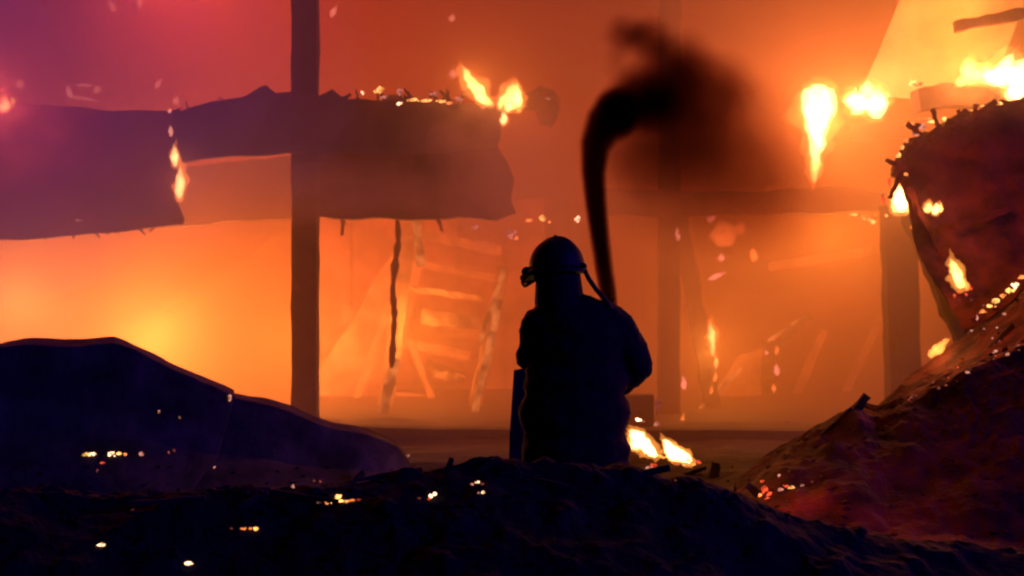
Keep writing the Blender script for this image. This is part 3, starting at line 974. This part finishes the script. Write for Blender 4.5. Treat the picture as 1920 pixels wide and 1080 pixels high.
# ================================================================== FIRE
FIRE = (1.0, 0.54, 0.065)
lamp("fire_fill_light", P(290, 630, 15.4), 1250, (1, 0.50, 0.10), 0.6)
lamp("fire_fill_light", P(30, 560, 15.5), 760, (1, 0.58, 0.15), 0.6)
lamp("fire_fill_light", P(560, 640, 16.0), 380, FIRE, 0.6)
lamp("fire_fill_light", P(790, 620, 15.8), 235, FIRE, 0.5)
lamp("fire_fill_light", P(1560, 440, 15.6), 290, FIRE, 0.5)
lamp("fire_fill_light", P(1330, 660, 15.5), 200, FIRE, 0.4)
lamp("fire_fill_light", P(310, -70, 16.5), 1000, (1, 0.17, 0.10), 0.8)  # unseen lamp added above the frame to redden the upper left smoke
lamp("fire_fill_light", P(1790, 40, 12.7), 85, (1, 0.56, 0.06), 0.4)  # lamp added before the tilted sheet to brighten it, no flame there
# red lamps added in front of the embers to tint the right slope and roof
for (px, py, yy, w) in ((1470, 900, 7.0, 4), (1870, 545, 8.8, 13), (1740, 640, 9.0, 12), (1800, 470, 8.8, 7), (1850, 270, 9.3, 36), (1720, 800, 6.6, 6)):
    lamp("ember_fill_light", P(px, py, yy), w, (1, 0.10, 0.04), 0.1)

flame("tall white hot flame burning straight down from the smoky ridge", 12.4,
      [(1536, 160, 1527, 282, 62, 'w', 8), (1514, 166, 1527, 262, 36, 'w', 6), (1556, 166, 1541, 262, 38, 'w', 6), (1532, 240, 1526, 312, 36, 'w', 6), (1530, 290, 1527, 345, 24, 'y', 4), (1540, 158, 1500, 176, 16, 'y', 2)], 'w', 8, lampW=215)
flame("round white hot fireball beside the tall white flame", 12.6,
      [(1608, 214, 1606, 162, 44, 'w', 6), (1644, 222, 1646, 164, 44, 'w', 6), (1626, 206, 1628, 152, 48, 'w', 6), (1596, 196, 1600, 170, 26, 'y', 3), (1656, 200, 1662, 172, 22, 'y', 3)], 'w', 6, lampW=165)
flame("wide blaze along the top of the collapsed roof at the right edge", 11.4,
      [(1822, 158, 1816, 108, 46, 'y', 3.5), (1842, 156, 1850, 116, 40, 'y', 4), (1876, 162, 1900, 98, 52, 'w', 7), (1862, 160, 1872, 126, 44, 'w', 6), (1902, 178, 1930, 100, 60, 'w', 7), (1925, 185, 1915, 135, 60, 'w', 6),
       (1806, 160, 1796, 146, 22, 'y', 2.5), (1896, 192, 1836, 204, 18, 'y', 2.0), (1960, 190, 1965, 90, 80, 'w', 5), (1884, 176, 1930, 190, 26, 'w', 4)], 'y', 4, lampW=120)
flame("tall leaning yellow flame on the burning roof edge", 11.95, [(908, 192, 872, 122, 32, 'y', 4), (925, 196, 890, 180, 18, 'y', 3)], 'y', 4, lampW=22, dy=-0.3)
flame("ragged cluster of small flames at the broken end of the fascia", 11.95,
      [(960, 205, 962, 155, 44, 'y', 4), (972, 200, 968, 152, 16, 'y', 3), (938, 205, 940, 180, 13, 'y', 3), (952, 210, 955, 190, 15, 'y', 3), (944, 234, 947, 208, 15, 'w', 3), (976, 205, 980, 180, 12, 'o', 2), (972, 212, 974, 200, 9, 'o', 2)], 'y', 4, lampW=14)
flame("thin flame dripping down the split between two fascia plates", 11.95,
      [(336, 372, 338, 310, 19, 'w', 3.5), (329, 312, 327, 268, 15, 'w', 3), (321, 256, 320, 232, 10, 'p', 1.6), (318, 212, 318, 202, 8, 'p', 1.5)], 'w', 3, lampW=7, dy=-0.06, lcol=(1, 0.25, 0.1))
flame("small white flame at the left edge on the roof line", 12.5, [(8, 210, 10, 180, 22, 'w', 3), (24, 194, 26, 182, 10, 'y', 2)], 'w', 3, lampW=125, dy=-0.35, lcol=(1, 0.13, 0.1))
flame("left of two white flames beside the firefighter's right hip", 7.6, [(1230, 856, 1186, 812, 26, 'w', 7), (1206, 838, 1182, 804, 30, 'w', 7), (1196, 842, 1180, 822, 22, 'w', 5), (1226, 852, 1258, 858, 6, 'o', 2)], 'w', 7, lampW=5)
flame("right of two white flames beside the firefighter's right hip", 7.6, [(1296, 866, 1248, 832, 24, 'w', 7), (1266, 862, 1245, 820, 24, 'w', 7), (1254, 860, 1300, 866, 12, 'y', 4), (1276, 860, 1262, 836, 20, 'w', 6)], 'w', 7, lampW=5)
flame("teardrop white flame under the tip of the collapsed roof", 11.0, [(1689, 398, 1691, 340, 36, 'w', 7), (1676, 398, 1684, 366, 18, 'y', 4), (1702, 398, 1698, 368, 18, 'y', 4)], 'w', 7, lampW=20)
flame("low white flame in the dark hollow of the collapsed roof", 9.9, [(1738, 398, 1744, 378, 18, 'y', 3.5), (1752, 402, 1758, 378, 17, 'w', 3.5), (1764, 398, 1766, 378, 9, 'y', 3)], 'w', 3.5, lampW=6)
flame("slanting yellow flame on the dark slope under the collapsed roof", 9.7, [(1804, 540, 1780, 482, 24, 'y', 4), (1815, 545, 1806, 520, 14, 'o', 2)], 'y', 4, lampW=8)
flame("orange flame lying on the rubble near the right post", 10.0, [(1742, 668, 1784, 634, 22, 'o', 3)], 'o', 3, lampW=3)
flame("flames running up the right side of the dark leaning timber", 14.0,
      [(1336, 650, 1332, 602, 16, 'y', 2.6), (1338, 668, 1337, 640, 11, 'y', 2.2), (1343, 690, 1341, 664, 10, 'y', 2), (1340, 716, 1342, 696, 8, 'o', 1.6), (1333, 740, 1336, 722, 7, 'o', 1.2)], 'y', 2.5, lampW=8)
flame("soft yellow blaze behind smoke under the right hand beam", 15.6, [(1362, 462, 1356, 414, 58, 'o', 0.9), (1340, 412, 1326, 402, 26, 'p', 0.7), (1385, 440, 1390, 415, 26, 'o', 0.7)], 'o', 1)
flame("curved pink flame on the smoky wall below the yellow blaze", 14.6, [(1328, 524, 1362, 508, 12, 'p', 0.9), (1352, 490, 1354, 474, 15, 'p', 0.7)], 'p', 1)
flame("lone oval flame hanging in the smoky right hand opening", 14.6, [(1413, 490, 1412, 462, 16, 'o', 1.6)], 'o', 1.6)
flame("flames licking round the short burning stump", 14.8, [(1456, 704, 1458, 680, 13, 'p', 1.2), (1450, 720, 1452, 740, 9, 'o', 1.0), (1456, 665, 1456, 645, 10, 'o', 1.0), (1440, 665, 1434, 655, 8, 'p', 0.8)], 'o', 1)
flame("slender flame by the floor right of the smoky post", 14.2, [(1283, 730, 1279, 704, 12, 'p', 1.1)], 'p', 1)
flame("small upright flame at the foot of the smoky post", 14.2, [(1281, 800, 1280, 772, 9, 'o', 1.2)], 'o', 1)
flame("slim flame high on the smoky post", 14.2, [(1272, 452, 1268, 424, 10, 'p', 0.7)], 'p', 1)
# flames seen through the red smoke at the upper left
for (t, lb) in (([(212, 22, 206, -6, 13)], "pink flame at the top edge, left of the pair"),
                ([(262, 14, 262, -10, 13)], "pink flame at the top edge, right of the pair"),
                ([(292, 164, 304, 148, 12)], "lone pink flame floating in smoke left of the split fascia"),
                ([(620, 32, 632, 10, 12)], "lone pink flame just right of the tall post near the top"),
                ([(845, 40, 850, 26, 13)], "pink spark high above the burning roof edge"),
                ([(852, 146, 848, 128, 15)], "round pink spark left of the tall leaning flame"),
                ([(330, 196, 330, 180, 14)], "pink flame standing on top of the split in the fascia"),
                ([(36, 166, 36, 146, 24)], "dull pink glow above the roof line at far left")):
    flame(lb, 14.0, t, 'p', 0.55)
flame("pair of dim pink flames joined by a glowing bar above the left fascia", 13.2,
      [(131, 184, 128, 158, 14, 'p', 0.6), (184, 172, 178, 162, 20, 'p', 0.5), (140, 160, 185, 160, 6, 'p', 0.25), (130, 180, 190, 192, 8, 'p', 0.25)], 'p', 0.5)

# embers along the roof edge
embers("row of glowing embers along the top of the burning fascia", [(772, 187, 24, 7, 'y'), (800, 189, 30, 7, 'y'), (826, 190, 22, 6, 'y'), (842, 193, 16, 6, 'o'), (862, 186, 16, 10, 'p')], Y=11.9)
embers("orange ember cluster on the fascia top, left end of the burning row", [(712, 170, 17, 16, 'y'), (720, 182, 14, 8, 'p')], Y=11.9)
embers("lone white ember on the jagged fascia top beside the tall post", [(680, 174, 8, 8, 'w')], Y=11.9)
embers("pair of red embers stacked on the burning fascia", [(749, 173, 14, 14, 'p'), (748, 194, 14, 8, 'w')], Y=11.9)
embers("pink ember standing just above the glowing row", [(815, 176, 15, 10, 'p')], Y=11.9)
embers("pink ember on the detached scrap right of the flame cluster", [(1026, 185, 11, 5, 'p'), (1006, 176, 7, 7, 'd')], Y=12.0)
embers("bright sparks under the beam end left of the plume", [(1018, 411, 16, 15, 'y'), (990, 413, 16, 8, 'o'), (1030, 416, 8, 6, 'o')], Y=12.6)
embers("single white spark just left of the plume's stem", [(1083, 411, 11, 12, 'w')], Y=12.6)
embers("pink triangular ember above and left of the helmet", [(957, 440, 16, 26, 'p'), (968, 447, 12, 10, 'o')], Y=13.8)
embers("faint ember on the beam underside, middle of the opening", [(892, 427, 12, 12, 'p')], Y=13.8)
embers("small ember glowing on the underside of the left fascia", [(145, 413, 16, 6, 'p')], Y=12.4)
embers("orange glow patch under the left fascia at the frame edge", [(18, 420, 40, 14, 'o')], Y=12.7)
embers("sparks strung under the beam beside the right post",
       [(1602, 402, 12, 6, 'y'), (1615, 406, 9, 6, 'o'), (1626, 410, 12, 8, 'y'), (1636, 416, 14, 10, 'y'), (1640, 402, 8, 6, 'o'), (1592, 400, 8, 4, 'o')], Y=12.5)
embers("bright pair of embers on the collapsed roof's upper board", [(1712, 156, 20, 18, 'y'), (1726, 157, 14, 14, 'o')], Y=11.3)
embers("chain of embers along the burning rim of the collapsed roof",
       [(1700, 264, 10, 14, 'o'), (1716, 250, 12, 12, 'p'), (1730, 238, 14, 12, 'p'), (1748, 228, 26, 8, 'y'), (1772, 224, 26, 8, 'y'), (1800, 219, 26, 7, 'y'), (1826, 208, 26, 9, 'y'), (1722, 282, 8, 10, 'o'), (1744, 268, 8, 12, 'o'), (1686, 292, 8, 12, 'y'), (1692, 276, 10, 10, 'y'), (1708, 232, 26, 6, 'o'), (1740, 222, 30, 6, 'o'), (1850, 200, 28, 9, 'y'), (1872, 194, 24, 9, 'y')], Y=10.7)
embers("red embers on the left tip of the collapsed roof", [(1682, 318, 8, 14, 'o'), (1668, 342, 6, 20, 'r'), (1655, 372, 7, 18, 'r'), (1700, 330, 6, 18, 'o'), (1662, 404, 6, 7, 'y')], Y=10.6)
embers("glowing edge running down the slanting rafter", [(1712, 420, 9, 26, 'o'), (1722, 450, 9, 26, 'o'), (1736, 474, 9, 9, 'p'), (1746, 500, 6, 26, 'r')], Y=11.1)
embers("line of fiery embers climbing the rubble to the right edge",
       [(1842, 584, 18, 12, 'o'), (1856, 574, 18, 12, 'y'), (1868, 564, 16, 14, 'y'), (1880, 555, 14, 10, 'o'), (1892, 545, 20, 12, 'y'), (1904, 536, 18, 14, 'w'), (1914, 520, 14, 12, 'o'), (1832, 594, 8, 14, 'p')], default=9.5)
random.seed(21)
sp = []
for i in range(26):
    t = i / 25
    x = 1690 + 220 * t + random.uniform(-8, 8)
    y = 756 - 106 * t + random.uniform(-14, 10)
    if i in (4, 5, 11, 17, 18): continue
    big = random.random() < 0.3
    sp.append((x, y, random.uniform(9, 20) if big else random.uniform(3, 7), random.uniform(6, 11) if big else random.uniform(3, 6), random.choice('ppd') if big else random.choice('ddrd')))
embers("long band of dim pink embers along the crest of the right rubble slope", sp, default=8.3)
sp = [(1822 + random.uniform(-8, 70), 630 + random.uniform(-70, 30), random.uniform(4, 7), random.uniform(4, 8), random.choice('ddp')) for _ in range(12)]
embers("scatter of dim embers in the dark hollow under the collapsed roof", sp, default=9.5)
embers("fringe of red embers at the foot of the slanting yellow flame", [(1800, 548, 9, 8, 'r'), (1812, 552, 8, 8, 'r'), (1822, 540, 8, 10, 'r'), (1790, 556, 8, 10, 'r')], default=9.6)
# embers by the firefighter and on the right slope
embers("red embers under the right of two white flames", [(1268, 868, 16, 7, 'r'), (1284, 870, 14, 7, 'o'), (1298, 868, 14, 9, 'o'), (1310, 866, 12, 10, 'r'), (1290, 862, 10, 6, 'y')], Y=7.5)
embers("red embers under the left of two white flames", [(1216, 877, 16, 8, 'p'), (1226, 873, 12, 10, 'r'), (1205, 882, 10, 5, 'r')], Y=7.5)
embers("white spark on the low wall by the firefighter's elbow", [(1195, 787, 12, 10, 'w'), (1206, 790, 9, 4, 'p')], Y=7.9)
embers("pink spark at the corner of the low wall", [(1231, 795, 13, 10, 'p'), (1232, 760, 4, 40, 'd')], Y=12.0)
sp = [(1434, 918, 18, 20, 'r'), (1430, 903, 12, 7, 'r'), (1442, 926, 14, 12, 'r'), (1426, 928, 8, 8, 'o'), (1438, 934, 12, 6, 'r'), (1464, 918, 14, 10, 'p'), (1485, 914, 18, 9, 'y'), (1474, 912, 10, 6, 'r'),
      (1504, 910, 10, 6, 'p'), (1522, 903, 7, 7, 'd'), (1540, 893, 9, 7, 'd'), (1460, 892, 9, 7, 'p'), (1480, 884, 6, 5, 'd')]
embers("bright red string of embers on the lower right slope", sp, default=6.5)
# embers on the dark slope at the left and in the foreground
embers("bright white dash of embers on the left slope", [(162, 852, 16, 9, 'y'), (176, 852, 14, 9, 'w'), (208, 851, 16, 12, 'w'), (222, 850, 14, 9, 'y'), (234, 852, 9, 6, 'o'), (192, 868, 12, 5, 'r')], default=7)
embers("red ember just right of the bright white dash", [(265, 851, 12, 9, 'p')], default=7)
embers("flickering orange patch of embers in the middle foreground", [(612, 942, 14, 8, 'o'), (624, 940, 16, 11, 'y'), (632, 932, 9, 15, 'y'), (644, 940, 16, 8, 'y'), (660, 938, 16, 7, 'o'), (596, 943, 10, 6, 'p'), (672, 937, 8, 5, 'r')], default=5)
embers("white pair of sparks in front of the firefighter, left", [(808, 930, 10, 10, 'w'), (815, 926, 9, 9, 'w'), (804, 936, 7, 6, 'r'), (786, 934, 8, 4, 'd')], default=5)
embers("two short rows of sparks just left of the firefighter", [(886, 908, 10, 5, 'p'), (896, 904, 10, 6, 'w'), (905, 907, 8, 4, 'd'), (906, 923, 8, 8, 'w'), (897, 924, 5, 4, 'p')], default=5)
embers("short orange line of sparks low in the foreground", [(480, 991, 11, 9, 'y'), (470, 991, 7, 6, 'o'), (456, 991, 10, 5, 'o'), (434, 991, 8, 5, 'd')], default=4)
embers("oval pink ember low at the left", [(190, 1021, 18, 8, 'w')], default=4)
embers("oval pink ember at the bottom edge right of the lower left corner", [(353, 1056, 16, 8, 'w')], default=4)
embers("white glint at the torn corner of the big roof sheet", [(431, 745, 7, 20, 'p')], default=9)
embers("pink ember at the right foot of the lower roof sheet", [(763, 856, 8, 9, 'p')], default=8)
embers("red ember on the reddish ash above the flickering patch", [(550, 913, 9, 10, 'p')], default=6)
for (x, y, k, lb) in ((298, 771, 'p', "left of two small sparks high on the big roof sheet"),
                      (336, 783, 'p', "right of two small sparks high on the big roof sheet"),
                      (402, 876, 'p', "lone spark low on the big roof sheet, right of the bright dash"),
                      (326, 845, 'd', "dim spark between the bright dash and the sheets' seam, upper right of its pair"),
                      (316, 848, 'd', "dim spark between the bright dash and the sheets' seam, lower left of its pair"),
                      (182, 883, 'd', "dim spark straight below the bright white dash"),
                      (588, 902, 'd', "dim spark above the flickering orange patch, left of its pair"),
                      (600, 903, 'd', "dim spark above the flickering orange patch, right of its pair"),
                      (250, 955, 'd', "dim spark on the black heap under the left roof sheet"),
                      (1266, 900, 'd', "dim spark on the black heap under the two white flames"),
                      (1475, 940, 'd', "dim spark just under the red string of embers")):
    embers(lb, [(x, y, 5, 7, k)], group="tiny sparks scattered over the dark debris", name="spark", cat="spark", default=6)
